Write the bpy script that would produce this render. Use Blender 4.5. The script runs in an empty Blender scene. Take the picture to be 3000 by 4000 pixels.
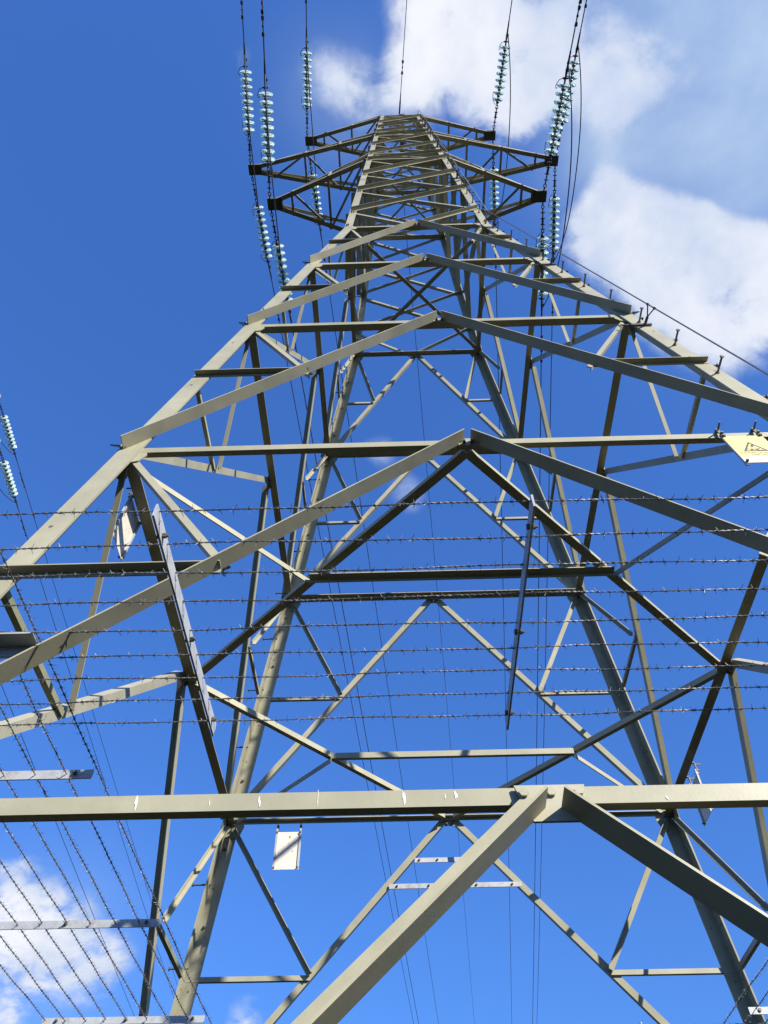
import bpy, math, random
import numpy as np
from mathutils import Vector, Matrix

random.seed(7)
scene = bpy.context.scene
col = scene.collection
S = 1.1                      # metres per layout unit
CAMU = (-0.4323, -4.3037, -10.7655)
GROUND = CAMU[2] - 1.6 / S   # layout height of the ground


def P(x, y, z):
    """layout units (waist of the pylon = 0) -> metres, ground at 0"""
    return Vector((x * S, y * S, (z - GROUND) * S))


# ------------------------------------------------------------------ camera
def make_camera():
    yaw, pitch, roll = math.radians(-1.0562), math.radians(52.1833), math.radians(-0.5786)
    f = Vector((math.sin(yaw) * math.cos(pitch), math.cos(yaw) * math.cos(pitch), math.sin(pitch)))
    rt = Vector((math.cos(yaw), -math.sin(yaw), 0))
    up = rt.cross(f)
    c, s = math.cos(roll), math.sin(roll)
    X = c * rt + s * up
    Y = -s * rt + c * up
    cam = bpy.data.cameras.new("camera")
    ob = bpy.data.objects.new("camera", cam)
    col.objects.link(ob)
    M = Matrix((X, Y, -f)).transposed().to_4x4()
    M.translation = P(*CAMU)
    ob.matrix_world = M
    cam.sensor_fit = 'HORIZONTAL'
    cam.sensor_width = 36.0
    cam.lens = 36.0 * 2951.2 / 3000.0
    cam.clip_start = 0.02
    cam.clip_end = 6000
    scene.camera = ob
    return X, Y, f


CX, CY, CF = make_camera()


def photo_dir(px, py):
    d = CX * ((px - 1500) / 2951.2) - CY * ((py - 2000) / 2951.2) + CF
    return d.normalized()


# ------------------------------------------------------------------ light
SUN = Vector((0.95, -1.0, 0.84)).normalized()      # towards the sun
sun_el = math.asin(SUN.z)
sun_az = math.atan2(SUN.x, SUN.y)

vs = scene.view_settings
vs.view_transform = 'Standard'
vs.look = 'None'
vs.gamma = 1.0
vs.use_curve_mapping = False
vs.exposure = 0.85

sl = bpy.data.lights.new("sun", 'SUN')
sl.energy = 5.0
sl.angle = math.radians(0.53)
sl.color = (1.0, 0.94, 0.83)
so = bpy.data.objects.new("sun", sl)
so.rotation_euler = SUN.to_track_quat('Z', 'Y').to_euler()
so.location = (20, -30, 40)
col.objects.link(so)


def build_world():
    wd = bpy.data.worlds.new("World")
    scene.world = wd
    wd.use_nodes = True
    nt = wd.node_tree
    N, L = nt.nodes, nt.links
    N.clear()
    out = N.new("ShaderNodeOutputWorld")
    bg = N.new("ShaderNodeBackground")
    bg.inputs[1].default_value = 0.12 / 2 ** 0.85
    L.new(bg.outputs[0], out.inputs[0])
    sky = N.new("ShaderNodeTexSky")
    sky.sky_type = 'NISHITA'
    sky.sun_disc = False
    sky.sun_elevation = sun_el
    sky.sun_rotation = sun_az
    sky.air_density = 1.5
    sky.dust_density = 0.0
    sky.ozone_density = 8.0
    # the camera's vivid colour response to a clear sky
    v1 = N.new("ShaderNodeMix")
    v1.data_type = 'RGBA'
    v1.blend_type = 'MULTIPLY'
    v1.inputs[0].default_value = 1.0
    v1.inputs[7].default_value = (0.12, 0.12, 0.12, 1)
    L.new(sky.outputs[0], v1.inputs[6])
    gm = N.new("ShaderNodeGamma")
    gm.inputs[1].default_value = 0.70
    L.new(v1.outputs[2], gm.inputs[0])
    hs = N.new("ShaderNodeMix")
    hs.data_type = 'RGBA'
    hs.blend_type = 'MULTIPLY'
    hs.inputs[0].default_value = 1.0
    hs.inputs[7].default_value = (0.375 / .12, 0.69 / .12, 1.34 / .12, 1)
    L.new(gm.outputs[0], hs.inputs[6])
    tc = N.new("ShaderNodeTexCoord")
    gen = tc.outputs['Generated']

    def math_(op, a, b=None, c=None):
        n = N.new("ShaderNodeMath")
        n.operation = op
        for i, v in enumerate((a, b, c)):
            if v is None:
                continue
            if isinstance(v, (int, float)):
                n.inputs[i].default_value = v
            else:
                L.new(v, n.inputs[i])
        return n.outputs[0]

    # a cloud layer: positions of the cloud masses on the sky, broken up by noise on a flat layer
    sep = N.new("ShaderNodeSeparateXYZ")
    L.new(gen, sep.inputs[0])
    zz = math_('MAXIMUM', sep.outputs[2], 0.0)
    den = math_('ADD', zz, 0.35)
    comb = N.new("ShaderNodeCombineXYZ")
    L.new(math_('DIVIDE', sep.outputs[0], den), comb.inputs[0])
    L.new(math_('DIVIDE', sep.outputs[1], den), comb.inputs[1])

    def noise(scale, detail, rough, dist, off):
        mp = N.new("ShaderNodeMapping")
        mp.inputs['Location'].default_value = off
        L.new(comb.outputs[0], mp.inputs[0])
        n = N.new("ShaderNodeTexNoise")
        n.inputs['Scale'].default_value = scale
        n.inputs['Detail'].default_value = detail
        n.inputs['Roughness'].default_value = rough
        n.inputs['Distortion'].default_value = dist
        L.new(mp.outputs[0], n.inputs['Vector'])
        return n.outputs[0]
    big = noise(6.5, 10, 0.55, 0.25, (3.1, 1.7, 0))
    fine = noise(19.0, 8, 0.6, 0.3, (7.3, 4.1, 0))
    shade = noise(6.0, 7, 0.55, 0.2, (1.2, 9.4, 0))

    masses = [  # photo position, angular radius (deg), weight
        ((1740, 110), 3.6, 1.05), ((1880, 30), 3.0, .65), ((1960, 300), 3.0, .85), ((2060, 430), 2.8, .85), ((2300, 130), 3.6, .75), ((2140, 200), 2.6, .5), ((1600, 290), 2.6, .60), ((1270, 310), 2.4, .50),
        ((1390, 420), 1.8, .34), ((2470, 390), 2.4, .85), ((2360, 300), 2.2, .5), ((2620, 300), 2.4, .4), ((2390, 640), 1.8, .25),
        ((2420, 830), 3.0, .9), ((2600, 960), 3.8, 1.1), ((2300, 930), 2.0, .55), ((2840, 1020), 3.2, 1.1), ((2880, 1230), 3.6, 1.1), ((2500, 1080), 2.2, .6), ((2640, 1200), 2.4, .6), ((3000, 1100), 2.6, .7), ((2700, 830), 1.8, .5),
        ((60, 3530), 2.3, .80), ((220, 3640), 2.2, .75), ((380, 3770), 2.0, .70), ((-150, 3680), 3.5, .75), ((120, 3780), 1.8, .35), ((0, 3970), 1.6, .5),
        ((930, 225), 1.2, .38), ((1600, 1930), 2.0, .28), ((1480, 1750), 1.5, .30), ((970, 3990), 1.5, .42), ((700, 3900), 1.6, .28),
        ((2890, 690), 3.2, -.9), ((2680, 580), 2.6, -.6), ((2480, 590), 2.0, -.45), ((2130, 560), 1.6, -.45), ((2200, 680), 2.4, -.4), ((1500, 150), 1.6, -.3)]
    masses = [(photo_dir(*c), r, a) for c, r, a in masses]
    rnd = random.Random(21)
    tries = 0
    while len(masses) < 52 and tries < 400:     # scattered clouds over the rest of the dome
        tries += 1
        az = rnd.uniform(0, 2 * math.pi)
        el = math.radians(rnd.uniform(8, 60))
        d = Vector((math.cos(az) * math.cos(el), math.sin(az) * math.cos(el), math.sin(el)))
        if d.dot(CF) > math.cos(math.radians(52)):
            continue
        masses.append((d, rnd.uniform(5, 10), rnd.uniform(.7, 1.1)))
    total = None
    for d, r, a in masses:
        dp = N.new("ShaderNodeVectorMath")
        dp.operation = 'DOT_PRODUCT'
        dp.inputs[1].default_value = d
        L.new(gen, dp.inputs[0])
        # gaussian in angle: exp(-(1-cos)/(1-cos r))
        k = 1.0 / (1 - math.cos(math.radians(r)))
        e = math_('MULTIPLY_ADD', dp.outputs['Value'], k, -k)
        g = math_('MULTIPLY', math_('EXPONENT', e), a)
        total = g if total is None else math_('ADD', total, g)
    total = math_('MAXIMUM', math_('MINIMUM', total, 1.1), 0.0)
    n1 = math_('MULTIPLY_ADD', big, 2.8, -1.4)
    n2 = math_('MULTIPLY_ADD', fine, 1.8, -0.9)
    nz = math_('MULTIPLY', math_('ADD', n1, n2), math_('MINIMUM', math_('MULTIPLY', total, 1.6), 0.9))
    dens = math_('ADD', total, nz)
    mr = N.new("ShaderNodeMapRange")
    mr.interpolation_type = 'SMOOTHSTEP'
    mr.inputs['From Min'].default_value = 0.18
    mr.inputs['From Max'].default_value = 0.86
    L.new(dens, mr.inputs['Value'])
    veil = None
    for c, r, a in (((2850, 60), 8.0, .80), ((2450, 250), 5.0, .35), ((2380, 620), 3.5, .40), ((1330, 380), 4.0, .22), ((2800, 900), 6.0, .25), ((150, 3700), 5.0, .25), ((3300, 300), 9.0, .4)):
        dp = N.new("ShaderNodeVectorMath")
        dp.operation = 'DOT_PRODUCT'
        dp.inputs[1].default_value = photo_dir(*c)
        L.new(gen, dp.inputs[0])
        kk = 1.0 / (1 - math.cos(math.radians(r)))
        gq = math_('MULTIPLY', math_('EXPONENT', math_('MULTIPLY_ADD', dp.outputs['Value'], kk, -kk)), a)
        veil = gq if veil is None else math_('ADD', veil, gq)
    veil = math_('MULTIPLY', math_('MINIMUM', veil, .8), math_('ADD', math_('MULTIPLY', big, 1.8), -.05))
    vm = N.new("ShaderNodeMix")
    vm.data_type = 'RGBA'
    vm.inputs[7].default_value = (4.7, 6.0, 7.6, 1)
    L.new(veil, vm.inputs[0])
    L.new(hs.outputs[2], vm.inputs[6])
    cr = N.new("ShaderNodeMix")
    cr.data_type = 'RGBA'
    cr.inputs[6].default_value = (4.4, 5.3, 7.2, 1)
    cr.inputs[7].default_value = (7.9, 8.05, 8.5, 1)
    sm = N.new("ShaderNodeMapRange")
    sm.inputs['From Min'].default_value = 0.38
    sm.inputs['From Max'].default_value = 0.62
    L.new(math_('ADD', math_('MULTIPLY', shade, .8), math_('MULTIPLY', dens, 0.10)), sm.inputs['Value'])
    L.new(sm.outputs[0], cr.inputs[0])
    mix = N.new("ShaderNodeMix")
    mix.data_type = 'RGBA'
    L.new(math_('MULTIPLY', mr.outputs[0], 0.97), mix.inputs[0])
    L.new(vm.outputs[2], mix.inputs[6])
    L.new(cr.outputs[2], mix.inputs[7])
    L.new(mix.outputs[2], bg.inputs[0])


build_world()


# ------------------------------------------------------------------ materials
def mat(name, base, rough=0.5, metal=0.0, var=0.12, scale=6.0, spec=0.5, stain=None, stain_amt=0.0, stain_scale=3.0,
        bump=0.0, rust=None, trans=0.0, ior=1.5, speck=None, speck_thr=0.68, speck_scale=40.0):
    m = bpy.data.materials.new(name)
    m.use_nodes = True
    nt = m.node_tree
    N, L = nt.nodes, nt.links
    b = N['Principled BSDF']
    b.inputs['Roughness'].default_value = rough
    b.inputs['Metallic'].default_value = metal
    b.inputs['Specular IOR Level'].default_value = spec
    b.inputs['IOR'].default_value = ior
    if trans:
        b.inputs['Transmission Weight'].default_value = trans
    geo = N.new("ShaderNodeNewGeometry")
    oi = N.new("ShaderNodeObjectInfo")
    n = N.new("ShaderNodeTexNoise")
    n.inputs['Scale'].default_value = scale
    n.inputs['Detail'].default_value = 7
    n.inputs['Roughness'].default_value = 0.65
    L.new(geo.outputs['Position'], n.inputs['Vector'])
    mx = N.new("ShaderNodeMix")
    mx.data_type = 'RGBA'
    mx.inputs[6].default_value = tuple(c * (1 - var) for c in base) + (1,)
    mx.inputs[7].default_value = tuple(min(1, c * (1 + var)) for c in base) + (1,)
    mr = N.new("ShaderNodeMapRange")
    mr.inputs['From Min'].default_value = 0.32
    mr.inputs['From Max'].default_value = 0.68
    L.new(n.outputs[0], mr.inputs[0])
    L.new(mr.outputs[0], mx.inputs[0])
    outc = mx.outputs[2]
    # each piece of steel differs a little from the next
    bc = N.new("ShaderNodeBrightContrast")
    ma = N.new("ShaderNodeMath")
    ma.operation = 'MULTIPLY_ADD'
    ma.inputs[1].default_value = 0.05 * sum(base) / 3 * 2
    ma.inputs[2].default_value = -0.05 * sum(base) / 3
    L.new(oi.outputs['Random'], ma.inputs[0])
    L.new(outc, bc.inputs[0])
    L.new(ma.outputs[0], bc.inputs[1])
    outc = bc.outputs[0]
    for colr, amt, sc, thr in ((stain, stain_amt, stain_scale, 0.56), (rust, 0.55, 7.0, 0.70), (speck, 1.0, speck_scale, speck_thr)):
        if colr is None:
            continue
        n2 = N.new("ShaderNodeTexNoise")
        n2.inputs['Scale'].default_value = sc
        n2.inputs['Detail'].default_value = 8
        n2.inputs['Roughness'].default_value = 0.62
        L.new(geo.outputs['Position'], n2.inputs['Vector'])
        r2 = N.new("ShaderNodeMapRange")
        r2.inputs['From Min'].default_value = thr
        r2.inputs['From Max'].default_value = thr + 0.12 if colr is stain else thr + 0.02
        r2.inputs['To Max'].default_value = amt
        L.new(n2.outputs[0], r2.inputs[0])
        m3 = N.new("ShaderNodeMix")
        m3.data_type = 'RGBA'
        m3.inputs[7].default_value = tuple(colr) + (1,)
        L.new(r2.outputs[0], m3.inputs[0])
        L.new(outc, m3.inputs[6])
        outc = m3.outputs[2]
    L.new(outc, b.inputs['Base Color'])
    if bump:
        bp = N.new("ShaderNodeBump")
        bp.inputs['Strength'].default_value = bump
        bp.inputs['Distance'].default_value = 0.004
        n4 = N.new("ShaderNodeTexNoise")
        n4.inputs['Scale'].default_value = 90
        n4.inputs['Detail'].default_value = 4
        L.new(geo.outputs['Position'], n4.inputs['Vector'])
        L.new(n4.outputs[0], bp.inputs['Height'])
        L.new(bp.outputs[0], b.inputs['Normal'])
    return m


M = {}
M['paint'] = mat("painted_steel", (0.312, 0.298, 0.211), rough=0.44, spec=0.36, var=0.14, scale=2.6, rust=(0.15, 0.085, 0.04), stain=(0.222, 0.208, 0.139), stain_amt=0.5,
                 stain_scale=1.4, bump=0.07, speck=(0.344, 0.338, 0.305), speck_thr=0.735, speck_scale=46)
M['paint_algae'] = mat("painted_steel_with_algae", (0.200, 0.200, 0.122), rough=0.6, var=0.15, scale=3, stain=(0.133, 0.144, 0.039), stain_amt=0.85, stain_scale=2.2, bump=0.3)
M['galv'] = mat("galvanised_steel", (0.36, 0.375, 0.39), rough=0.45, metal=0.1, var=0.15, scale=14, stain=(0.189, 0.139, 0.100), stain_amt=0.5, stain_scale=9, bump=0.3)
M['wire'] = mat("barbed_wire_steel", (0.133, 0.133, 0.139), rough=0.5, metal=0.25, var=0.25, scale=40, stain=(0.122, 0.078, 0.050), stain_amt=0.6, stain_scale=16)
M['bolt'] = mat("bolt_steel", (0.133, 0.125, 0.100), rough=0.5, metal=0.2, var=0.2, scale=25)
M['step'] = mat("step_bolt_steel", (0.111, 0.097, 0.089), rough=0.5, metal=0.2, var=0.2, scale=25)
M['dark'] = mat("shade_dark_steel", (0.089, 0.086, 0.072), rough=0.5, var=0.12, scale=3)  # darker copy of the pylon paint, underside shade put into the colour
M['fit'] = mat("line_fittings", (0.072, 0.067, 0.064), rough=0.5, metal=0.4, var=0.2, scale=20)
M['alu'] = mat("conductor_aluminium", (0.078, 0.078, 0.083), rough=0.5, metal=0.5, var=0.1, scale=5)
M['glass'] = mat("toughened_glass", (0.76, 0.96, 0.91), rough=0.07, var=0.04, scale=6, trans=0.62, ior=1.5)
M['sign_back'] = mat("weathered_white_sign_back", (0.62, 0.57, 0.48), rough=0.5, var=0.06, scale=9, stain=(0.344, 0.305, 0.244), stain_amt=0.4, stain_scale=7,
                     speck=(0.139, 0.111, 0.083), speck_thr=0.635, speck_scale=34)
M['yellow'] = mat("sign_yellow", (0.68, 0.57, 0.22), rough=0.45, var=0.06, scale=8, speck=(0.305, 0.200, 0.067), speck_thr=0.70, speck_scale=30)
M['white'] = mat("sign_white", (0.70, 0.68, 0.64), rough=0.45, var=0.04, scale=8)
M['print'] = mat("faded_black_print", (0.03, 0.027, 0.025), rough=0.5, var=0.15, scale=30)
M['droppings'] = mat("bird_droppings", (0.74, 0.74, 0.70), rough=0.8, var=0.1, scale=60)
M['cable'] = mat("fall_arrest_rope", (0.200, 0.189, 0.200), rough=0.5, metal=0.4, var=0.15, scale=20)
M['dim_ground'] = mat("darkened_ground", (0.013, 0.014, 0.008), rough=1.0, spec=0.0, var=0.35, scale=0.6, stain=(0.018, 0.014, 0.007), stain_amt=0.7, stain_scale=0.15)  # unseen ground, colour darkened to cut bounce light on the steel undersides


# ------------------------------------------------------------------ mesh helpers
class MB:
    def __init__(self):
        self.v, self.f = [], []

    def add(self, verts, faces):
        o = len(self.v)
        self.v += [tuple(v) for v in verts]
        self.f += [tuple(i + o for i in f) for f in faces]
        return self

    def angle(self, A, B, U, V, a, b, t, x0=0.0, x1=0.0, taper0=None):
        """steel angle section: heel on A-B, flange a along U, flange b along V"""
        A, B, U, V = Vector(A), Vector(B), Vector(U), Vector(V)
        d = (B - A).normalized()
        A = A - d * x0
        B = B + d * x1
        U = (U - d * U.dot(d)).normalized()
        V = V - d * V.dot(d)
        V = (V - U * V.dot(U)).normalized()
        prof = [(0, 0), (a, 0), (a, t), (t, t), (t, b), (0, b)]
        vs = [A + U * p + V * q for p, q in prof] + [B + U * p + V * q for p, q in prof]
        fs = [(i, (i + 1) % 6, 6 + (i + 1) % 6, 6 + i) for i in range(6)]
        fs += [(0, 3, 2, 1), (0, 5, 4, 3), (6, 7, 8, 9), (6, 9, 10, 11)]
        if d.cross(U).dot(V) < 0:
            fs = [f[::-1] for f in fs]
        # orientation: make outward
        return self.add(vs, [f[::-1] for f in fs])

    def box(self, c, X, Y, Z):
        c = Vector(c)
        X, Y, Z = Vector(X), Vector(Y), Vector(Z)
        vs = [c + X * i + Y * j + Z * k for i in (-1, 1) for j in (-1, 1) for k in (-1, 1)]
        fs = [(0, 1, 3, 2), (4, 6, 7, 5), (0, 4, 5, 1), (2, 3, 7, 6), (0, 2, 6, 4), (1, 5, 7, 3)]
        if X.cross(Y).dot(Z) < 0:
            fs = [f[::-1] for f in fs]
        return self.add(vs, fs)

    def plate(self, poly, n, th):
        """flat plate of thickness th; poly in 3D, extruded along n"""
        n = Vector(n).normalized() * th
        k = len(poly)
        vs = [Vector(p) for p in poly] + [Vector(p) + n for p in poly]
        fs = [tuple(range(k))[::-1], tuple(range(k, 2 * k))]
        fs += [(i, (i + 1) % k, k + (i + 1) % k, k + i) for i in range(k)]
        a = (vs[1] - vs[0]).cross(vs[2] - vs[1])
        if a.dot(n) < 0:
            fs = [f[::-1] for f in fs]
        return self.add(vs, fs)

    def tube(self, pts, r, sides=6, caps=True):
        pts = [Vector(p) for p in pts]
        n = len(pts)
        rr = r if isinstance(r, (list, tuple)) else [r] * n
        prev = None
        vs = []
        for i, p in enumerate(pts):
            d = (pts[min(i + 1, n - 1)] - pts[max(i - 1, 0)])
            d = d.normalized() if d.length > 1e-9 else Vector((0, 0, 1))
            if prev is None:
                h = Vector((0, 0, 1)) if abs(d.z) < 0.9 else Vector((1, 0, 0))
                a = d.cross(h).normalized()
            else:
                a = (prev - d * prev.dot(d)).normalized()
            prev = a
            b = d.cross(a)
            for k in range(sides):
                t = 2 * math.pi * k / sides
                vs.append(p + (a * math.cos(t) + b * math.sin(t)) * rr[i])
        fs = []
        for i in range(n - 1):
            for k in range(sides):
                k2 = (k + 1) % sides
                fs.append((i * sides + k, i * sides + k2, (i + 1) * sides + k2, (i + 1) * sides + k))
        if caps:
            fs.append(tuple(range(sides))[::-1])
            fs.append(tuple((n - 1) * sides + k for k in range(sides)))
        return self.add(vs, fs)

    def lathe(self, prof, sides=20, axis='Y'):
        """prof: list of (s, r) along +Y"""
        vs, fs = [], []
        for s, r in prof:
            for k in range(sides):
                t = 2 * math.pi * k / sides
                vs.append((r * math.cos(t), s, r * math.sin(t)))
        for i in range(len(prof) - 1):
            for k in range(sides):
                k2 = (k + 1) % sides
                fs.append((i * sides + k, (i + 1) * sides + k, (i + 1) * sides + k2, i * sides + k2))
        return self.add(vs, fs)

    def mesh(self, name, m, smooth=False):
        me = bpy.data.meshes.new(name)
        me.from_pydata(self.v, [], self.f)
        me.materials.append(M[m] if isinstance(m, str) else m)
        if smooth:
            me.polygons.foreach_set('use_smooth', [True] * len(me.polygons))
        me.update()
        return me

    def obj(self, name, m, parent=None, smooth=False, origin=None):
        if origin is not None:
            o0 = Vector(origin)
            self.v = [tuple(Vector(v) - o0) for v in self.v]
        ob = bpy.data.objects.new(name, self.mesh(name, m, smooth))
        col.objects.link(ob)
        if origin is not None:
            ob.location = origin
        if parent:
            ob.parent = parent
        return ob


def tag(o, label=None, cat=None, group=None, kind=None):
    if label:
        o['label'] = label
    if cat:
        o['category'] = cat
    if group:
        o['group'] = group
    if kind:
        o['kind'] = kind
    return o


def empty(name, loc=(0, 0, 0)):
    e = bpy.data.objects.new(name, None)
    e.location = loc
    e.empty_display_size = 0.2
    col.objects.link(e)
    return e


# ------------------------------------------------------------------ ground
g = MB()
R = 3000.0
ring = [(R * math.cos(2 * math.pi * i / 48), R * math.sin(2 * math.pi * i / 48), 0.0) for i in range(48)]
g.add(ring, [tuple(range(48))])
tag(g.obj('ground', 'dim_ground'), kind='structure')

# ------------------------------------------------------------------ pylon layout
SL, SU = 0.1376, 0.0489
Z = [0.0, -2.3276, -4.7114, -7.1492, -9.5699, GROUND + 0.05]
TOP = 10.62


def w(z):
    return 1 + SL * (-z) if z < 0 else 1 - SU * z


ROT = [Matrix.Rotation(k * math.pi / 2, 3, 'Z') for k in range(4)]


def F(k, x, z, off=0.0):
    """point on face k (0 front, 1 right, 2 back, 3 left); x along the face, off outward (layout units)"""
    s = SL if z <= 0 else SU
    n = Vector((0, -1, s)).normalized()
    p = Vector((x, -w(z), z)) + n * off
    p = ROT[k] @ p
    return P(*p)


def FN(k, z):
    s = SL if z <= 0 else SU
    return ROT[k] @ Vector((0, -1, s)).normalized()


def FX(k):
    return ROT[k] @ Vector((1, 0, 0))


UP = Vector((0, 0, 1))
LT = 0.013          # leg thickness (layout)
LB, LBU = 0.121, 0.104
FACE = ['front', 'right', 'back', 'left']

ARMS = [(4.80, 5.42, 2.70), (7.56, 8.02, 3.45), (10.30, 10.60, 2.37)]


def legs_mesh(mb, sx, sy):
    """one continuous leg, bent at the waist"""
    stations = [(Z[5] - 0.6, LB), (Z[3], LB), (Z[1], LB * .97), (-0.06, LB * .94), (0.06, LBU), (4.8, LBU * .95), (TOP, LBU * .85)]
    vs, fs = [], []
    for z, b in stations:
        W = w(z) if abs(z) > .07 else w(0) - (0.0 if z < 0 else 0.0) + (SL * .06 * .5 if z < 0 else -SU * .06)
        h = Vector((sx * W, sy * W, z))
        U, V = Vector((-sx, 0, 0)), Vector((0, -sy, 0))
        for p_, q_ in [(0, 0), (b, 0), (b, LT), (LT, LT), (LT, b), (0, b)]:
            q = h + U * p_ + V * q_
            vs.append(P(*q))
    for i in range(len(stations) - 1):
        for j in range(6):
            j2 = (j + 1) % 6
            fs.append((i * 6 + j, i * 6 + j2, (i + 1) * 6 + j2, (i + 1) * 6 + j))
    e = (len(stations) - 1) * 6
    fs += [(0, 3, 2, 1), (0, 5, 4, 3), (e, e + 1, e + 2, e + 3), (e, e + 3, e + 4, e + 5)]
    if sx * sy < 0:
        fs = [f[::-1] for f in fs]
    mb.add(vs, fs)


HB = {0: (.040, .060), 1: (.045, .063), 2: (.048, .062), 3: (.046, .036), 4: (.054, .038)}
KB = {0: (.050, .078), 1: (.050, .078), 2: (.052, .082), 3: (.055, .080), 4: (.070, .094)}
THK = 0.008


def member_list():
    """every straight steel member: (part name, material, list of angle() arguments)"""
    out = []

    def ang(name, A, B, U, V, a, b, t=THK, x0=0., x1=0., m='paint'):
        out.append((name, m, (A, B, U, V, a * S, b * S, t * S, x0 * S, x1 * S)))

    for k in range(4):
        fx = FX(k)
        front = (k == 0)
        # --- horizontals below and at the waist
        for i in range(5):
            z = Z[i]
            W = w(z)
            hv, hh = HB[i]
            n = FN(k, z - 1e-6)
            if k in (1, 3):
                hh = (.064, .066, .068, .072, .060)[i]
            if k == 2:          # back: flange on top, web hanging down
                A = F(k, -W + .02, z + hv * .4, -LT - .001)
                B = F(k, W - .02, z + hv * .4, -LT - .001)
                ang('horizontal_beam', A, B, -UP, -n, hv * .62, hh * (1.15 if i < 2 else 1.45), .007)
                continue
            A = F(k, -W + .02, z, -LT - .001)
            B = F(k, W - .02, z, -LT - .001)
            ang('horizontal_beam', A, B, UP, -n, hv, hh, .007)
        # --- K bracing
        for i in range(5):
            z0, z1 = Z[i], Z[i + 1]
            a, b = KB[i]
            if not front:
                a, b = (.050, .052) if k == 2 else (.058, .066)
                if i == 4:
                    a, b = .06, .07
            n = FN(k, z0 - 1e-6)
            for s in (-1, 1):
                A = F(k, s * (.017 if i < 4 else .022), z0 + (.0 if i < 4 else -.03), .001)
                B = F(k, s * (w(z1) - .045), z1 + .045, .001)
                d = (B - A).normalized()
                U = n.cross(d)
                if U.z < 0:
                    U = -U
                if k in (1, 3):
                    A = A + U * .045 * S
                    B = B + U * .045 * S
                ang('diagonal_brace', A, B, -U if k in (1, 3) else U, n, a, b, .008, 0.0, 0.03)
            # --- secondary bracing
            zm = (z0 + z1) / 2
            ka, kb = (.034, .036) if i < 3 else (.036, .040)
            for s in (-1, 1):
                xm = s * (w(z1) * .5)
                Wm = w(zm)
                # level strut, outside of the leg on the front, heel on top
                A = F(k, s * (Wm - .012), zm, .002)
                B = F(k, xm + s * .01, zm, .002)
                if front and i < 4:
                    ang('secondary_brace', A, B, -UP, n, ka, kb * 1.25, .006)
                else:
                    A = F(k, s * (Wm - .02), zm, -LT - .002)
                    B = F(k, xm + s * .01, zm, -LT - .002)
                    ang('secondary_brace', A, B, UP, n, ka, kb * .8, .006, m='paint_algae' if (k == 3 and i >= 3) else 'paint')
                # strut from the leg node down to the middle of the brace
                off = -LT - .012
                A = F(k, s * (w(z0) - .075), z0 - .06, off)
                B = F(k, xm + s * .015, zm + .03, off)
                d = (B - A).normalized()
                U = n.cross(d)
                if U.z < 0:
                    U = -U
                algae = (k == 3 and i == 3 and s == 1)
                if k == 2:          # back face: flange on the upper edge, pointing inward
                    ang('secondary_brace', A + U * .03 * S, B + U * .03 * S, -U, -n, ka * 1.25, kb * 1.0, .006)
                else:
                    ang('secondary_brace', A, B, U, -n, ka * 1.05, kb * .9, .006)
        # --- upper body: V at the waist, then X panels
        nodes = [0.82, 2.18, 3.46, 4.80, 5.42, 6.44, 7.56, 8.02, 8.70, 9.42, 10.30]
        n = FN(k, 1.0)
        for s in (-1, 1):
            z1 = nodes[0]
            A = F(k, s * .03, 0.03, .002 if s > 0 else -LT - .004)
            B = F(k, s * (w(z1) - .03), z1, .002 if s > 0 else -LT - .004)
            d = (B - A).normalized()
            U = n.cross(d)
            if U.z < 0:
                U = -U
            ang('cross_brace', A, B, -U if s > 0 else U, n if s > 0 else -n, .045, .055, .007)
        for j in range(len(nodes) - 1):
            za, zb = nodes[j], nodes[j + 1]
            big = 1.0 if zb < 5 else .82
            for s in (-1, 1):
                # s=1: rises to the right on the outside; s=-1: rises to the left inside
                off = .002 if s > 0 else -LT - .004
                A = F(k, -s * (w(za) - .02), za + .03, off)
                B = F(k, s * (w(zb) - .02), zb, off)
                d = (B - A).normalized()
                U = n.cross(d)
                if U.z < 0:
                    U = -U
                if s > 0:
                    ang('cross_brace', A, B, -U, n, .042 * big, (.068 if k in (0, 2) else .082) * big, .007)
                else:
                    ang('cross_brace', A, B, U, -n, .040 * big, (.054 if k in (0, 2) else .082) * big, .007)
        for (la, ti, X) in ARMS:
            for zz, hh, hi in ((la, .035, .15 if k == 0 else .09), (ti, .03, .07)):
                W = w(zz)
                A = F(k, -W - .005, zz, .004)
                B = F(k, W + .005, zz, .004)
                nn = FN(k, zz)
                ang('horizontal_beam', A, B, UP, -nn, hh, hi, .009, m='paint')
    # --- plan bracing at the third level: a diamond between the face middles with ties
    z = Z[3]
    W = w(z) - .03
    zb = z - .012
    mid = [Vector((0, -W, zb)), Vector((W, 0, zb)), Vector((0, W, zb)), Vector((-W, 0, zb))]
    cor = [Vector((-W, -W, zb)), Vector((W, -W, zb)), Vector((W, W, zb)), Vector((-W, W, zb))]
    for i in range(4):
        a_, b_ = mid[i], mid[(i + 1) % 4]
        inward = -(a_ + b_).normalized()
        lift = UP * (.0025 * (i % 2))
        if i in (1, 2):     # rear pair: upright flange on the inner side
            ang('plan_brace', P(*(a_ + lift)), P(*(b_ + lift)), UP, -inward, .046, .040, .007, -.05, -.05)
        else:
            ang('plan_brace', P(*(a_ + lift)), P(*(b_ + lift)), UP, inward, .032, .054, .007, -.03, -.03)
        h = (a_ + b_) / 2
        c_ = cor[(i + 1) % 4]
        dd = (h - c_).normalized()
        side = Vector((-dd.y, dd.x, 0))
        if side.y > 0:
            side = -side
        c2 = c_ + dd * .12
        ang('plan_brace', P(*(c2 - UP * .010)), P(*(h - UP * .010)), -UP, -side, .040, .034, .006)
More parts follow.
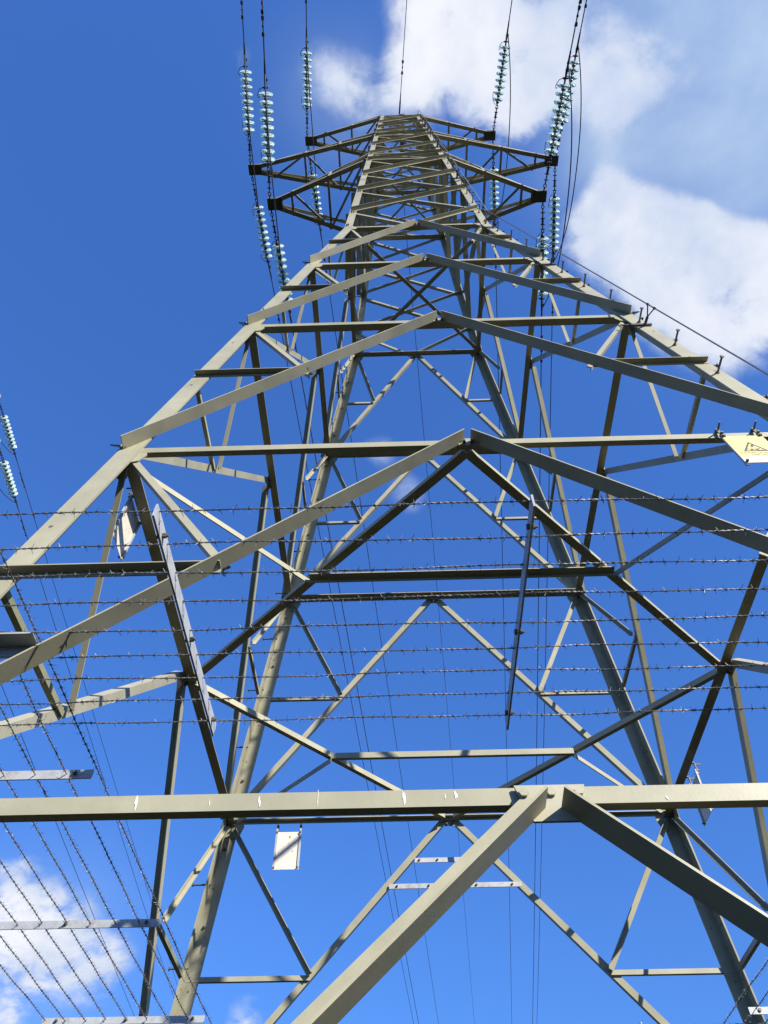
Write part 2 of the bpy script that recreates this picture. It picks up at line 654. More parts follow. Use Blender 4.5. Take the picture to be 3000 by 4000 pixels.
    for sy in (-1, 1):
        a_ = Vector((-W / 2, sy * W / 2, zb - .014))
        b_ = Vector((W / 2, sy * W / 2, zb - .014))
        if sy < 0:
            ang('plan_brace', P(*a_), P(*b_), -UP, Vector((0, -1, 0)), .030, .058, .007)
        else:
            ang('plan_brace', P(*a_), P(*b_), UP, Vector((0, 1, 0)), .050, .03, .007)
    # --- corner to corner plan bracing at the waist and the arm levels
    for z in (0.0, 4.8, 7.56, 10.30):
        W = w(z) - .03
        for s in (-1, 1):
            a_ = Vector((s * -W, -W, z - .008 - .008 * s))
            b_ = Vector((s * W, W, z - .008 - .008 * s))
            d = (b_ - a_).normalized()
            side = Vector((-d.y, d.x, 0))
            if side.x * 1 < 0:
                side = -side
            hh = .05 if z == 0 else .036
            ang('plan_brace', P(*a_), P(*b_), UP, side, hh * .8, hh, .006, -.06, -.06)
    return out


def arm_members(la, ti, X, sx):
    """lower chords, ties and lacing of one crossarm; returns (chords, list of (name, args))"""
    chords, rest = [], []

    def args(A, B, U, V, a, b, t=.008):
        return (P(*A), P(*B), Vector(U), Vector(V), a * S, b * S, t * S, 0., 0.)
    wl, wt = w(la), w(ti)
    lc, tc = {}, {}
    for sy in (-1, 1):
        A = Vector((sx * (wl + .0), sy * (wl + .012), la))
        B = Vector((sx * (X - .06), sy * .085, la))
        lc[sy] = (A, B)
        chords.append(args(A, B, UP, (0, -sy, 0), .058, .085, .009))
        A2 = Vector((sx * (wt + .0), sy * (wt + .012), ti))
        B2 = Vector((sx * (X - .10), sy * .070, la + .085))
        tc[sy] = (A2, B2)
        rest.append(('tie', args(A2, B2, UP, (0, -sy, 0), .028, .070, .007)))
    n = 3 if X > 3 else 2
    fr = [i / (n + .55) for i in range(1, n + 1)]
    pf = {s: [lc[s][0].lerp(lc[s][1], f) for f in fr] for s in (-1, 1)}
    tf = {s: [tc[s][0].lerp(tc[s][1], f) for f in fr] for s in (-1, 1)}
    dz = Vector((0, 0, .010))
    for j, f in enumerate(fr):
        rest.append(('strut', args(pf[-1][j] + dz, pf[1][j] + dz, UP, (sx, 0, 0), .018, .046, .006)))
        for s in (-1, 1):
            rest.append(('strut', args(pf[s][j], tf[s][j], (sx, 0, 0), (0, -s, 0), .030, .030, .006)))
    prev = {s: lc[s][0] for s in (-1, 1)}
    sgn = 1
    for j in range(len(fr)):
        a_ = prev[-sgn]
        b_ = pf[sgn][j]
        rest.append(('strut', args(a_ + dz * 2, b_ + dz * 2, UP, (sx, sgn, 0), .018, .044, .006)))
        sgn = -sgn
        prev = {s: pf[s][j] for s in (-1, 1)}
    prevt = {s: tc[s][0] for s in (-1, 1)}
    for j in range(len(fr)):
        for s in (-1, 1):
            rest.append(('strut', args(prevt[s], pf[s][j], UP, (0, -s, 0), .016, .036, .006)))
        prevt = {s: tf[s][j] for s in (-1, 1)}
    return chords, rest


def bolt(mb, c, n, r, h, nut=True):
    """hexagon bolt head with a short shank"""
    n = Vector(n).normalized()
    mb.tube([Vector(c), Vector(c) + n * h], r, 6)
    if nut:
        mb.tube([Vector(c) + n * h, Vector(c) + n * h * 1.7], r * .5, 6)


def build_pylon():
    root = empty('pylon', P(0, 0, GROUND))
    inv = -Vector(root.location)

    def fin(mb, name, m, parent=root, smooth=False):
        ob = mb.obj(name, m, None, smooth)
        ob.parent = parent
        # meshes are built in world space
        if parent is root:
            ob.location = inv
        return ob
    tag(root, 'tall pale olive steel lattice pylon seen from its foot', 'pylon')
    for sx in (-1, 1):
        for sy in (-1, 1):
            mb = MB()
            legs_mesh(mb, sx, sy)
            fin(mb, 'leg', 'paint')
    for name, m, a in member_list():
        fin(MB().angle(*a), name, m)
    for (la, ti, X) in ARMS:
        for sx in (-1, 1):
            ch, rest = arm_members(la, ti, X, sx)
            mb = MB()
            for a in ch:
                mb.angle(*a)
            arm = fin(mb, 'crossarm', 'paint')
            for nm, a in rest:
                fin(MB().angle(*a), nm, 'paint', arm)
            # box of plates at the tip
            mb = MB()
            c = Vector((sx * (X - .03), 0, la))
            for dz, th in ((-.004, .005), (.10, .005)):
                mb.box(P(*(c + Vector((-sx * .06, 0, dz)))), Vector((.145, 0, 0)) * S, Vector((0, .11, 0)) * S, Vector((0, 0, th)) * S)
            for sy in (-1, 1):
                mb.box(P(*(c + Vector((-sx * .06, sy * .105, .048)))), Vector((.145, 0, 0)) * S, Vector((0, .005, 0)) * S, Vector((0, 0, .046)) * S)
            mb.box(P(*(c + Vector((sx * .080, 0, .048)))), Vector((.005, 0, 0)) * S, Vector((0, .11, 0)) * S, Vector((0, 0, .046)) * S)
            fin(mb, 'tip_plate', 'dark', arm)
    # gusset plates at the brace tops, with their bolts
    for k in range(4):
        for i in range(5):
            z = Z[i] - .001
            n = FN(k, z)
            big = 1.0 if i == 4 else .75
            pts = [F(k, x * big, z + dz * big, .000 if k else .0005) for x, dz in ((-.100, .050), (.104, .050), (.088, -.072), (-.062, -.072))] if i == 4 else \
                  [F(k, x, z + dz, -.0005) for x, dz in ((-.075, .034), (.075, .034), (.050, -.050), (-.050, -.050))]
            th = .008 * S
            gp = fin(MB().plate(pts, -n if (k and i < 4) else n, th), 'gusset_plate', 'paint')
            if i == 4:
                spots = [(-.076, .020, .015), (.003, .021, .015), (.084, .023, .015), (-.055, -.02, .013), (.055, -.03, .013)]
                for x, dz, r in spots[:3] if k == 0 else spots:
                    mb = MB()
                    bolt(mb, F(k, x, z + dz, .008), n, r * S, .011 * S, False)
                    fin(mb, 'bolt', 'paint', gp)
            else:
                mb = MB()
                sgn = 1 if k == 0 else -1
                for x, dz in ((-.040, -.012), (-.022, -.034), (.022, -.034), (.040, -.012)):
                    bolt(mb, F(k, x, z + dz, .009 if k == 0 else -.009), n * sgn, .0105 * S, .014 * S)
                tag(fin(mb, 'bolts', 'bolt', gp), kind='stuff')
    # corner gussets inside the legs at each level
    for k in range(4):
        for i in range(5):
            z = Z[i] - .001
            n = FN(k, z)
            W = w(z)
            for s in (-1, 1):
                pts = [F(k, s * (W - x), z + dz, -LT - .0015) for x, dz in ((.06, .09), (.15, .05), (.17, -.03), (.14, -.10), (.07, -.13))]
                gp = fin(MB().plate(pts, -n, .007 * S), 'gusset_plate', 'paint')
                mb = MB()
                for x, dz in ((.030, .03), (.012, -.005), (.045, -.02), (.085, -.015), (.06, -.055)):
                    if dz > -.01:
                        bolt(mb, F(k, s * (W - x - .015), z + dz + .045, .0005), n, .0125 * S, .016 * S)
                    bolt(mb, F(k, s * (W - x), z + dz, -LT - .009), -n, .0095 * S, .012 * S)
                tag(fin(mb, 'bolts', 'bolt', gp), kind='stuff')
    # upper body bolts on the leg faces
    for k in range(4):
        mb = MB()
        for z in (.82, 2.18, 3.46, 4.80, 5.42, 6.44, 7.56, 8.70, 9.42):
            for s in (-1, 1):
                for x, dz in ((.03, .025), (.065, .035)):
                    n = FN(k, z)
                    bolt(mb, F(k, s * (w(z) - x), z + dz - .07, .001), n, .010 * S, .013 * S)
        for z in (-4.47,):
            for s in (-1, 1):
                for a in range(4):
                    for x in (.035, .085):
                        bolt(mb, F(k, s * (w(z + a * .07) - x), z + a * .07, .001), FN(k, z), .011 * S, .014 * S)
        for j in range(9):                  # open bolt holes on the outer faces
            z = -8.9 + j * .93
            for s in (-1, 1):
                q = F(k, s * (w(z) - .045), z, .0008)
                mb.tube([q, q + FN(k, z) * .0004], .0105 * S, 8)
        # dark bolt holes / blank bolts along the lower leg flanges
        for j in range(26):
            z = -9.9 + j * .37
            if z > -.3:
                continue
            for s in (-1, 1):
                bolt(mb, F(k, s * (w(z) - .06 - .02 * ((j * 7) % 3 - 1)), z, -LT - .0005), -FN(k, z), .006 * S, .004 * S, False)
        tag(fin(mb, 'bolts', 'bolt'), kind='stuff')
    # step bolts: front right and back left legs, alternating between the two flanges
    for sx, sy in ((1, -1), (-1, 1)):
        z = -9.2
        j = 0
        while z < TOP - .1:
            W = w(z)
            mb = MB()
            b = LB if z < 0 else LBU
            if j % 2 == 0:
                c = Vector((sx * (W - b * .42), sy * W, z))
                d = Vector((0, sy, 0.0))
            else:
                c = Vector((sx * W, sy * (W - b * .5), z))
                d = Vector((sx, 0, 0.0))
            a = P(*c)
            mb.tube([a - d * .03 * S, a + d * .118 * S], .0075 * S, 7)
            mb.tube([a + d * .118 * S, a + d * .126 * S], .015 * S, 7)
            mb.tube([a, a + d * .010 * S], .015 * S, 6)
            if j % 2 == 0:
                mb.tube([a - d * (LT + .012) * S, a - d * LT * S], .013 * S, 6)
            fin(mb, 'step_bolt', 'step')
            z += .305
            j += 1
    # flat fixing bars across the back braces
    for x0, x1, z in ((-.316, .33, -7.492), (-.538, .567, -7.697)):
        y = w(z) + .012
        mb = MB()
        mb.box(P((x0 + x1) / 2, y - .03, z), Vector(((x1 - x0) / 2, 0, 0)) * S, Vector((0, .004, 0)) * S, Vector((0, 0, .020)) * S)
        bar = fin(mb, 'fixing_bar', 'galv')
        mb = MB()
        for t in (.06, .3, .66, .93):
            bolt(mb, P(x0 + (x1 - x0) * t, y - .034, z), (0, -1, 0), .009 * S, .010 * S)
        tag(fin(mb, 'bolts', 'bolt', bar), kind='stuff')
    # brackets that carry the barbed wire
    zg = -8.86
    for k in range(4):
        for xx in (-1.19, .015, 1.20) if k in (0, 2) else (-1.40, 0.0, 1.42, -2.24):
            mb = MB()
            bh = .060 if k in (0, 2) else .042
            A = ROT[k] @ Vector((xx, -2.85, zg - .02))
            B = ROT[k] @ Vector((xx, (-1.70, -1.84, -1.70, -1.765)[k], zg - .02))
            if xx == -2.24:
                continue
            side = FX(k)
            mb.box(P(*((A + B) / 2 + UP * bh / 2)), (P(*B) - P(*A)) / 2, side * .0035 * S, UP * bh / 2 * S)
            br = fin(mb, 'wire_bracket', 'galv')
            mb = MB()
            for t in (.09, .52, .93):
                c = A.lerp(B, t) + Vector((0, 0, .014))
                c = c + UP * .01
                mb.tube([P(*(c - side * .013)), P(*(c - side * .003))], .011 * S, 6)
                mb.tube([P(*(c + side * .003)), P(*(c + side * .016))], .010 * S, 6)
                mb.tube([P(*(c + side * .016)), P(*(c + side * .024))], .005 * S, 6)
            tag(fin(mb, 'bolts', 'bolt', br), kind='stuff')
    for sx in (-1, 1):                      # corner brackets at the front legs
        A = Vector((sx * 1.745, -2.24, zg + .0))
        B = Vector((sx * 2.95, -2.24, zg + .0))
        mb = MB()
        mb.angle(P(*A), P(*B), (0, -1, 0), -UP, .075 * S, .055 * S, .007 * S)
        fin(mb, 'wire_bracket', 'galv')
    # white splashes of bird droppings on the low front beam and brace
    rnd = random.Random(5)
    z = Z[4]
    mb = MB()
    n = FN(0, z)
    for x, dz, l, ww in ((-1.20, .028, .042, .007), (-.84, .026, .048, .006), (-.985, .024, .025, .003), (-.42, .030, .040, .007), (-.27, .035, .036, .009), (-.30, .03, .02, .003),
                         (.335, .012, .018, .006), (-.67, .03, .05, .002)):
        c0 = F(0, x, z, -LT + .0006) + UP * dz * S
        poly = []
        for t in range(10):
            a = 2 * math.pi * t / 10
            rr = .95 + rnd.uniform(-.55, .4)
            poly.append(c0 + FX(0) * (math.cos(a) * ww * rr * S * .55 - .18 * math.sin(a) * ww * S) + UP * math.sin(a) * l * .5 * rr * S)
        mb.add(poly, [tuple(range(10))])
    tag(fin(mb, 'bird_dropping', 'droppings'), kind='stuff')
    # apex: earth wire beam
    mb = MB()
    zt = TOP
    W = w(zt)
    mb.angle(P(0, -W - .02, zt), P(0, W + .02, zt), UP, (1, 0, 0), .10 * S, .12 * S, .009 * S)
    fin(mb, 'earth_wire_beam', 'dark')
    return root


pylon = build_pylon()


# ------------------------------------------------------------------ neighbouring pylon, left of the frame
NB = Vector((-15.5, 7.35, 0.62))


def build_neighbour():
    mb = MB()
    for sx in (-1, 1):
        for sy in (-1, 1):
            legs_mesh(mb, sx, sy)
    for name, m, a in member_list():
        mb.angle(*a)
    for (la, ti, X) in ARMS:
        for sx in (-1, 1):
            ch, rest = arm_members(la, ti, X, sx)
            for a in ch:
                mb.angle(*a)
            for nm, a in rest:
                mb.angle(*a)
            mb.box(P(sx * (X - .08), 0, la + .045), Vector((.15, 0, 0)) * S, Vector((0, .11, 0)) * S, Vector((0, 0, .055)) * S)
    ob = mb.obj('pylon', 'paint', origin=P(0, 0, GROUND))
    ob.location = P(NB.x, NB.y, GROUND + NB.z)
    tag(ob, 'second lattice pylon beyond the left edge carrying the farther insulators', 'pylon')


build_neighbour()


# ------------------------------------------------------------------ insulators and conductors
def disc_mesh():
    r = .128 * S
    prof = [(0, .030 * S), (-.006 * S, .060 * S), (-.004 * S, .100 * S), (.010 * S, r), (.020 * S, r * 1.01), (.028 * S, r * .97), (.022 * S, .105 * S), (.034 * S, .095 * S),
            (.022 * S, .082 * S), (.032 * S, .066 * S), (.020 * S, .052 * S), (.018 * S, .028 * S)]
    prof = [(a * 1.6 - .006 * S, b) for a, b in prof]
    return MB().lathe(prof, 22).mesh('glass_disc', 'glass', True)


def cap_mesh():
    prof = [(-.074 * S, 0.0), (-.074 * S, .026 * S), (-.066 * S, .036 * S), (-.030 * S, .043 * S), (-.006 * S, .048 * S), (.004 * S, .036 * S), (.022 * S, .022 * S), (.030 * S, .014 * S), (.066 * S, .012 * S)]
    return MB().lathe(prof, 14).mesh('metal_cap', 'fit', True)


def links_mesh():
    mb = MB()
    # shackles, turnbuckle rod and eye rings between arm tip and first disc
    def ringpts(c, r, flip):
        return [Vector((r * math.cos(t) * (0 if flip else 1), c + r * 1.5 * math.sin(t), r * math.cos(t) * (1 if flip else 0))) * S for t in [2 * math.pi * i / 12 for i in range(13)]]
    for i, c in enumerate((.09, .15, .56, .61)):
        mb.tube(ringpts(c, .026, i % 2), .009 * S, 6, False)
    mb.tube([Vector((0, .19 * S, 0)), Vector((0, .30 * S, 0))], .014 * S, 6)
    mb.tube([Vector((0, .30 * S, 0)), Vector((0, .44 * S, 0))], .024 * S, 6)
    mb.tube([Vector((0, .44 * S, 0)), Vector((0, .53 * S, 0))], .014 * S, 6)
    for y in (.20, .31, .43, .52):
        mb.box((0, y * S, 0), (.040 * S, 0, 0), (0, .009 * S, 0), (0, 0, .018 * S))
    mb.tube([Vector((0, .0, 0)), Vector((0, .07 * S, 0))], .016 * S, 6)
    return mb.mesh('link_chain', 'fit')


def clamp_mesh():
    mb = MB()
    y0 = .70 + 8 * .1395 + .06
    mb.tube([Vector((0, y0 * S, 0)), Vector((0, (y0 + .06) * S, 0))], .018 * S, 6)
    mb.box((0, (y0 + .075) * S, 0), (.050 * S, 0, 0), (0, .013 * S, 0), (0, 0, .022 * S))
    mb.tube([Vector((0, (y0 + .08) * S, 0)), Vector((0, (y0 + .16) * S, 0))], .020 * S, 6)
    mb.box((.012 * S, (y0 + .20) * S, -.01 * S), (.032 * S, 0, 0), (0, .022 * S, 0), (0, 0, .024 * S))
    mb.tube([Vector((0, (y0 + .14) * S, 0)), Vector((0, (y0 + .50) * S, 0))], [.024 * S, .015 * S], 7)
    return mb.mesh('dead_end_clamp', 'fit')


def horn_mesh(kind):
    mb = MB()
    if kind == 0:
        pts = [(0, .62, 0), (-.06, .60, -.02), (-.115, .68, -.03), (-.135, .80, -.03), (-.135, .88, -.03)]
    else:
        y = .70 + 8 * .1395 + .10
        pts = [(0, y, 0), (-.05, y + .03, 0), (-.10, y + .01, 0), (-.135, y - .05, 0), (-.150, y - .10, 0), (-.135, y - .14, 0), (-.115, y - .12, 0)]
    # smooth the path
    P_ = [Vector(q) * S for q in pts]
    out = []
    for i in range(len(P_) - 1):
        for t in (0, .5):
            out.append(P_[i].lerp(P_[i + 1], t))
    out.append(P_[-1])
    mb.tube(out, .0065 * S, 5)
    return mb.mesh('arcing_horn', 'fit')


DM, CM, LM, KM, HM = disc_mesh(), cap_mesh(), links_mesh(), clamp_mesh(), (horn_mesh(0), horn_mesh(1))
PITCH = .1395
STRING_END = .70 + 8 * PITCH + .06 + .30


def frame_to(origin, d, up=UP):
    d = d.normalized()
    x = d.cross(up).normalized()
    if x.x < 0:
        x = -x
    z = x.cross(d)
    Mx = Matrix((x, d, z)).transposed().to_4x4()
    Mx.translation = origin
    return Mx


def child(me, name, parent, mtx=None):
    o = bpy.data.objects.new(name, me)
    col.objects.link(o)
    o.parent = parent
    if mtx is not None:
        o.matrix_local = mtx
    return o


def string(origin, d, label, group='glass insulator strings on the crossarms'):
    e = empty('insulator_string')
    e.matrix_world = frame_to(origin, d)
    tag(e, label, 'insulator', group)
    child(LM, 'link_chain', e)
    for i in range(9):
        mt = Matrix.Translation((0, (.70 + i * PITCH) * S, 0))
        dd = child(DM, 'glass_disc', e, mt)
        child(CM, 'metal_cap', dd)
    child(KM, 'dead_end_clamp', e)
    for h in HM:
        child(h, 'arcing_horn', e)
    return e


def damper(mb, c, d):
    d = d.normalized()
    dn = Vector((0, 0, -.030 * S))
    mb.tube([c + dn - d * .10 * S, c + dn + d * .10 * S], .006 * S, 5)
    for s in (-1, 1):
        mb.tube([c + dn + d * s * .085 * S, c + dn + d * s * .15 * S], [.022 * S, .030 * S], 8)
    mb.box(c + dn * .5, d * .02 * S, d.cross(UP).normalized() * .014 * S, UP * .026 * S)


def span(start, dirxy, m, length=200., n=46):
    pts = []
    for i in range(n):
        t = (i / (n - 1)) ** 1.9 * length
        zz = -m * t * (1 - t / length)
        pts.append(start + Vector((dirxy[0] * t, dirxy[1] * t, zz)) * S)
    return pts


ARMN = ['lower', 'middle', 'top']
SIDE = {-1: 'left', 1: 'right'}


def lines(base, kf, kr, mf, mr, main=True):
    for i, (la, ti, X) in enumerate(ARMS):
        for sx in (-1, 1):
            if not main and (sx < 0):
                continue
            ends = {}
            for sy, k, m in ((-1, kf, mf), (1, kr, mr)):
                tip = P(base.x + sx * X, base.y + sy * .11, base.z + la + .02)
                d = Vector((k, sy, -m)).normalized()
                toward = 'toward the viewer' if sy < 0 else 'away behind'
                who = 'of the tall pylon' if main else 'at the left picture edge'
                string(tip, d, f'glass disc string pulling {toward} from the {ARMN[i]} {SIDE[sx]} crossarm' + (' of the tall pylon' if main else ', left picture edge'))
                s_end = tip + d * STRING_END * S
                ends[sy] = s_end
                dd = Vector((k, sy, 0)).normalized()
                pts = span(s_end - d * .1 * S, (dd.x, dd.y), m)
                mb = MB().tube(pts, .0115 * S, 6)
                c = mb.obj('conductor', 'alu')
                tag(c, f'{ARMN[i]} {SIDE[sx]} power line running {toward} {who}', 'cable', 'power line conductors')
                mb = MB()
                dvec = (pts[3] - pts[0]).normalized()
                damper(mb, s_end + dvec * (.72 + .05 * i) * S, dvec)
                damper(mb, s_end + dvec * (1.05 + .05 * i) * S, dvec)
                mb.obj('vibration_damper', 'fit', c)
            a, b = ends[-1], ends[1]
            pts = []
            D = (.95 if main else .8) * S
            for j in range(33):
                t = j / 32
                q = a.lerp(b, t)
                u = 2 * t - 1
                sag = 1 - abs(u) ** 2.6
                q = q + Vector((.06 * S * (1 - u * u), 0, -D * sag))
                pts.append(q)
            mb = MB().tube(pts, .0115 * S, 6)
            tag(mb.obj('jumper_cable', 'alu'), f'jumper cable looping under the {ARMN[i]} {SIDE[sx]} crossarm {"of the tall pylon" if main else "at the left picture edge"}', 'cable', 'jumper cables')
    if main:
        for sy, k, m, lab in ((-1, .085, .05, 'thin earth wire running overhead from the pylon top'), (1, .079, .05, 'thin earth wire running away behind from the pylon top')):
            st = P(-.01, sy * (w(TOP) + .02), TOP)
            dd = Vector((k, sy, 0)).normalized()
            pts = span(st, (dd.x, dd.y), m)
            mb = MB().tube(pts, .0085 * S, 6)
            e = mb.obj('earth_wire', 'alu')
            tag(e, lab, 'cable')
            mb = MB()
            dv = (pts[3] - pts[0]).normalized()
            mb.tube([st, st + dv * .30 * S], .020 * S, 6)
            mb.tube([st + dv * .3 * S, st + dv * .5 * S], [.016 * S, .010 * S], 6)
            damper(mb, st + dv * 1.05 * S, dv)
            mb.obj('vibration_damper', 'fit', e)


lines(Vector((0, 0, 0)), .085, .079, .055, .070)
lines(NB, .0, -.05, .04, .045, main=False)


# ------------------------------------------------------------------ fall arrest cable beside the front right leg
def fall_arrest():
    root = empty('fall_arrest_cable', P(w(-9), -w(-9), -9))
    inv = -Vector(root.location)
    tag(root, 'thin safety cable held off the front right leg by forked brackets', 'cable')

    def off(z):
        W = w(z)
        return P(W - .03, -W - .165, z)
    pts = [off(z) for z in (-9.0, -6, -3, -1.5, -.7, -.25, 0., .3, .9, 2, 4, 6, 8, 10.2)]
    # ease the bend at the waist
    ob = MB().tube(pts, .0062 * S, 6).obj('rope', 'cable', root)
    ob.location = inv
    for z in (-.42, -2.75, -5.03, -7.6, 2.9, 5.9, 8.6):
        W = w(z)
        mb = MB()
        bx = W - .05
        base = P(bx, -W, z)
        out = P(bx + .01, -W - .075, z + .005)
        mb.box(P(bx - .03, -W - .012, z), Vector((.085, 0, 0)) * S, Vector((0, .006, 0)) * S, Vector((0, 0, .012)) * S)
        mb.tube([P(bx - .11, -W - .012, z), P(bx - .20, -W - .012, z)], .007 * S, 6)
        mb.tube([base, out], .012 * S, 6)
        c = off(z)
        for s in (-1, 1):
            mb.tube([out, c + (off(z + .06 * s) - c) * 1.0], .0055 * S, 5)
        mb.tube([off(z - .07), off(z - .05)], .011 * S, 6)
        mb.tube([off(z + .05), off(z + .07)], .011 * S, 6)
        o = mb.obj('bracket', 'fit', root)
        o.location = inv


fall_arrest()


# ------------------------------------------------------------------ barbed wire
def barbed(A, B, sag, seed, detail=True):
    rnd = random.Random(seed)
    A, B = Vector(A), Vector(B)
    L = (B - A).length
    d = (B - A).normalized()
    side = d.cross(UP).normalized()
    up = side.cross(d)
    ph = [rnd.uniform(0, 6.28) for _ in range(4)]

    def centre(t):
        q = A.lerp(B, t)
        x = t * L
        wob = .0035 * math.sin(x * 4.1 + ph[0]) + .002 * math.sin(x * 9.7 + ph[1])
        wob2 = .003 * math.sin(x * 3.3 + ph[2])
        return q + UP * (wob - sag * 4 * t * (1 - t)) + side * wob2
    mb = MB()
    turn = .046
    seg = 7 if detail else 4
    n = int(L / turn * seg)
    for s in (0, math.pi):
        pts = []
        for i in range(n + 1):
            t = i / n
            a = 2 * math.pi * (t * L / turn) + s + .6 * math.sin(t * L * 5 + ph[3])
            pts.append(centre(t) + (side * math.cos(a) + up * math.sin(a)) * .0019)
        mb.tube(pts, .00165, 4, False)
    bb = MB()
    x = rnd.uniform(.01, .04)
    while x < L - .01:
        t = x / L
        c = centre(t)
        # wound barb
        a0 = rnd.uniform(0, 6.28)
        coil = []
        for i in range(13):
            a = a0 + i / 12 * 2 * math.pi * 2
            coil.append(c + d * ((i - 6) / 12 * .009) + (side * math.cos(a) + up * math.sin(a)) * .0044)
        bb.tube(coil, .0013, 3, False)
        for q in range(4):
            a = a0 + q * math.pi / 2 + rnd.uniform(-.5, .5)
            r = (side * math.cos(a) + up * math.sin(a)) + d * rnd.uniform(-.75, .75)
            r.normalize()
            st = c + d * rnd.uniform(-.004, .004)
            bb.tube([st, st + r * rnd.uniform(.015, .023)], [.00125, .0008], 3)
        x += rnd.uniform(.040, .058)
    return mb, bb


ORD = ['outermost', 'second outermost', 'third outermost', 'fourth outermost', 'middle', 'fourth innermost', 'third innermost', 'second innermost', 'innermost']
ORDF = ['highest', 'second highest', 'third highest', 'fourth highest', 'middle', 'fourth lowest', 'third lowest', 'second lowest', 'lowest']


def guard():
    zg = -8.86 + .030
    sd = 0
    for k in range(4):
        for j in range(9):
            sd += 1
            o = 2.83 - j * (1.09 / 8)
            half = 2.90 if k == 0 else 2.86
            dz = .0 if k in (0, 2) else -.022
            A = ROT[k] @ Vector((-half, -o, zg + dz))
            B = ROT[k] @ Vector((half, -o, zg + dz))
            rnd = random.Random(sd)
            mb, bb = barbed(P(*A), P(*B), rnd.uniform(.0, .012), sd, k in (0, 3))
            ob = mb.obj('barbed_wire', 'wire')
            tag(bb.obj('barbs', 'wire', ob), kind='stuff')
            if k == 0:
                lab = f'{ORDF[j]} of the nine barbed wire strands stretched across the front'
            elif k == 3:
                lab = f'{ORD[j]} of the barbed wire strands running back along the left side'
            else:
                lab = f'{ORD[j]} of the barbed wire strands on the {FACE[k]} side of the pylon'
            tag(ob, lab, 'barbed wire', 'barbed wire strands of the climbing guard' if k in (0, 3) else f'barbed wire strands on the {FACE[k]} side')


guard()


# ------------------------------------------------------------------ warning signs
def text_mesh(txt, size, name):
    cu = bpy.data.curves.new(name, 'FONT')
    cu.body = txt
    cu.size = size
    cu.align_x = 'CENTER'
    cu.extrude = 0.0002
    ob = bpy.data.objects.new(name, cu)
    col.objects.link(ob)
    dg = bpy.context.evaluated_depsgraph_get()
    me = bpy.data.meshes.new_from_object(ob.evaluated_get(dg))
    bpy.data.objects.remove(ob)
    bpy.data.curves.remove(cu)
    me.materials.clear()
    me.materials.append(M['print'])
    return me


SIGN_TEXT = [text_mesh('DANGER OF DEATH', .0225, 'lettering'), text_mesh('KEEP OFF', .0225, 'lettering'), text_mesh('IN CASE OF EMERGENCY', .011, 'lettering'), text_mesh('TELEPHONE', .011, 'lettering')]


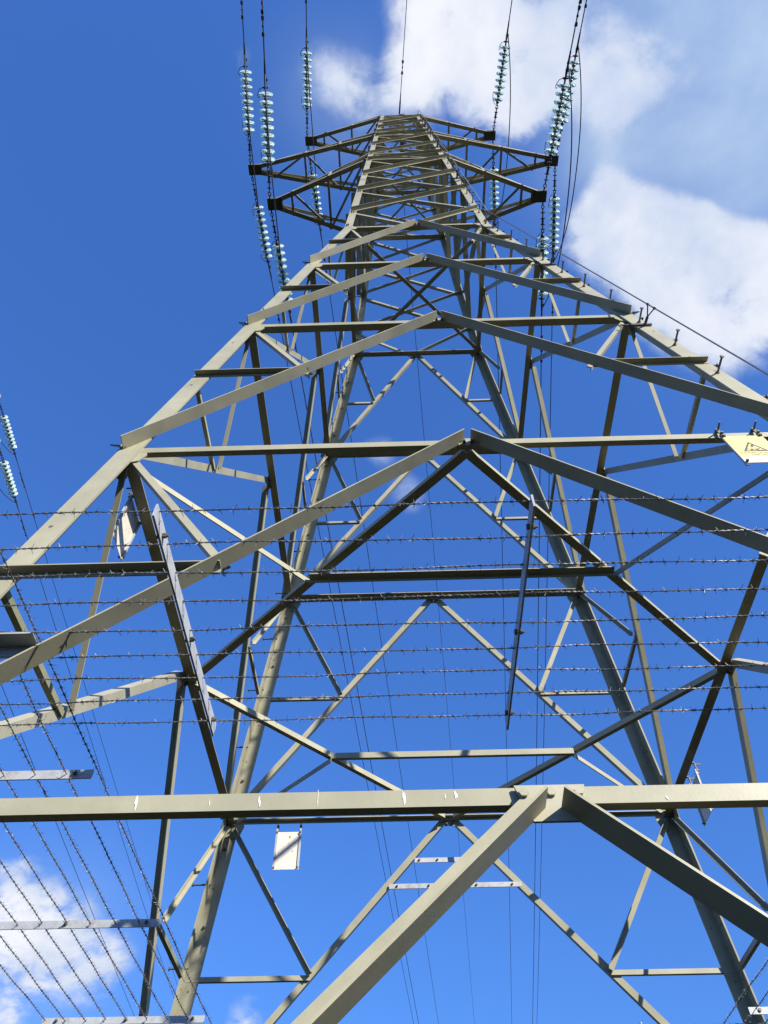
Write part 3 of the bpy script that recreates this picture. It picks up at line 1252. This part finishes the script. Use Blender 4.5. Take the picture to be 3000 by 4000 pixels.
def sign(k, xc, top, label, tilt):
    Wd, Ht = .225 * S, .335 * S
    e = empty('warning_sign')
    z = Z[3]
    n = ROT[k] @ Vector((0, -1, 0))
    X = FX(k)
    hang = F(k, xc, z, .010)
    hang.z = P(0, 0, top).z
    c, s = math.cos(tilt), math.sin(tilt)
    Yv = UP * c - n * s
    Nv = n * c + UP * s
    Mx = Matrix((X, Yv, Nv)).transposed().to_4x4()
    Mx.translation = hang
    e.matrix_world = Mx
    tag(e, label, 'sign')

    def part(mb, name, m, parent=e):
        return mb.obj(name, m, parent)
    # local: x right, y up, z outward (readable side)
    mb = MB().box((0, -Ht / 2, -.001), (Wd / 2, 0, 0), (0, Ht / 2, 0), (0, 0, .0015))
    pn = part(mb, 'panel', 'sign_back')
    mb = MB().box((0, -Ht * .40, .0012), (Wd / 2 - .003, 0, 0), (0, Ht * .39, 0), (0, 0, .0006))
    part(mb, 'yellow_field', 'yellow', pn)
    mb = MB().box((0, -Ht * .895, .0012), (Wd / 2 - .003, 0, 0), (0, Ht * .10, 0), (0, 0, .0006))
    part(mb, 'white_field', 'white', pn)
    mb = MB()
    tri = [(-.075, -.222), (.075, -.222), (0, -.092)]
    cx, cy = 0, -.179
    inn = [(cx + (x - cx) * .74, cy + (y - cy) * .74) for x, y in tri]
    for i in range(3):
        a, b = tri[i], tri[(i + 1) % 3]
        a2, b2 = inn[i], inn[(i + 1) % 3]
        mb.plate([Vector((q[0], q[1], .0021)) for q in (a, b, b2, a2)], (0, 0, 1), .0004)
    # lightning flash and the struck figure, as plain pictogram shapes
    for poly in ([(.012, -.122), (.022, -.130), (.006, -.150), (.016, -.150), (-.012, -.176), (-.004, -.158), (-.014, -.156)],
                 [(-.044, -.196), (-.020, -.186), (.010, -.190), (.032, -.182), (.034, -.188), (.012, -.200), (-.018, -.198)],
                 [(-.052, -.188), (-.044, -.181), (-.036, -.188), (-.044, -.195)],
                 [(.006, -.196), (.030, -.206), (.046, -.204), (.046, -.210), (.026, -.213), (.000, -.202)],
                 [(-.022, -.195), (-.030, -.212), (-.022, -.214), (-.012, -.197)]):
        mb.plate([Vector((q[0], q[1], .0021)) for q in poly], (0, 0, 1), .0004)
    part(mb, 'pictogram', 'print', pn)
    for me, y in zip(SIGN_TEXT, (-.250, -.276, -.340, -.356)):
        o = child(me, 'lettering', pn, Matrix.Translation((0, y, .0021)))
    # side rails on the back, hooks over the beam
    for s_ in (-1, 1):
        mb = MB().box((s_ * (Wd / 2 - .010), -Ht / 2 + .012, -.009), (.009, 0, 0), (0, Ht / 2 + .02, 0), (0, 0, .004))
        rail = part(mb, 'rail', 'galv')
        mb = MB()
        x = s_ * (Wd / 2 - .012)
        mb.box((x, .045, .004), (.011, 0, 0), (0, .060, 0), (0, 0, .003))
        mb.box((x, .100, -.018), (.011, 0, 0), (0, .003, 0), (0, 0, .024))
        mb.tube([(x, .084, .004), (x, .084, .060)], .006, 6)
        mb.tube([(x, .026, .004), (x, .026, .022)], .010, 6)
        mb.tube([(x, -.006, .001), (x, -.006, .016)], .010, 6)
        mb.tube([(x, -.006, -.001), (x, -.006, -.024)], .009, 6)
        part(mb, 'hook', 'bolt')
        mb = MB().tube([(x, -Ht + .014, -.022), (x, -Ht + .014, .018)], .009, 6)
        part(mb, 'bolt', 'bolt')


sign(0, 1.53, -7.175, 'yellow danger of death warning sign hung on the front beam at right', math.radians(8))
sign(1, 1.31, -7.225, 'warning sign seen almost edge-on, hung on the right side beam', 0.0)
sign(2, 1.415, -7.225, 'white back of a sign hung on the rear beam, facing the viewer', 0.0)
sign(3, 1.545, -7.125, 'tilted white back of a sign hung on the left side beam', math.radians(4))
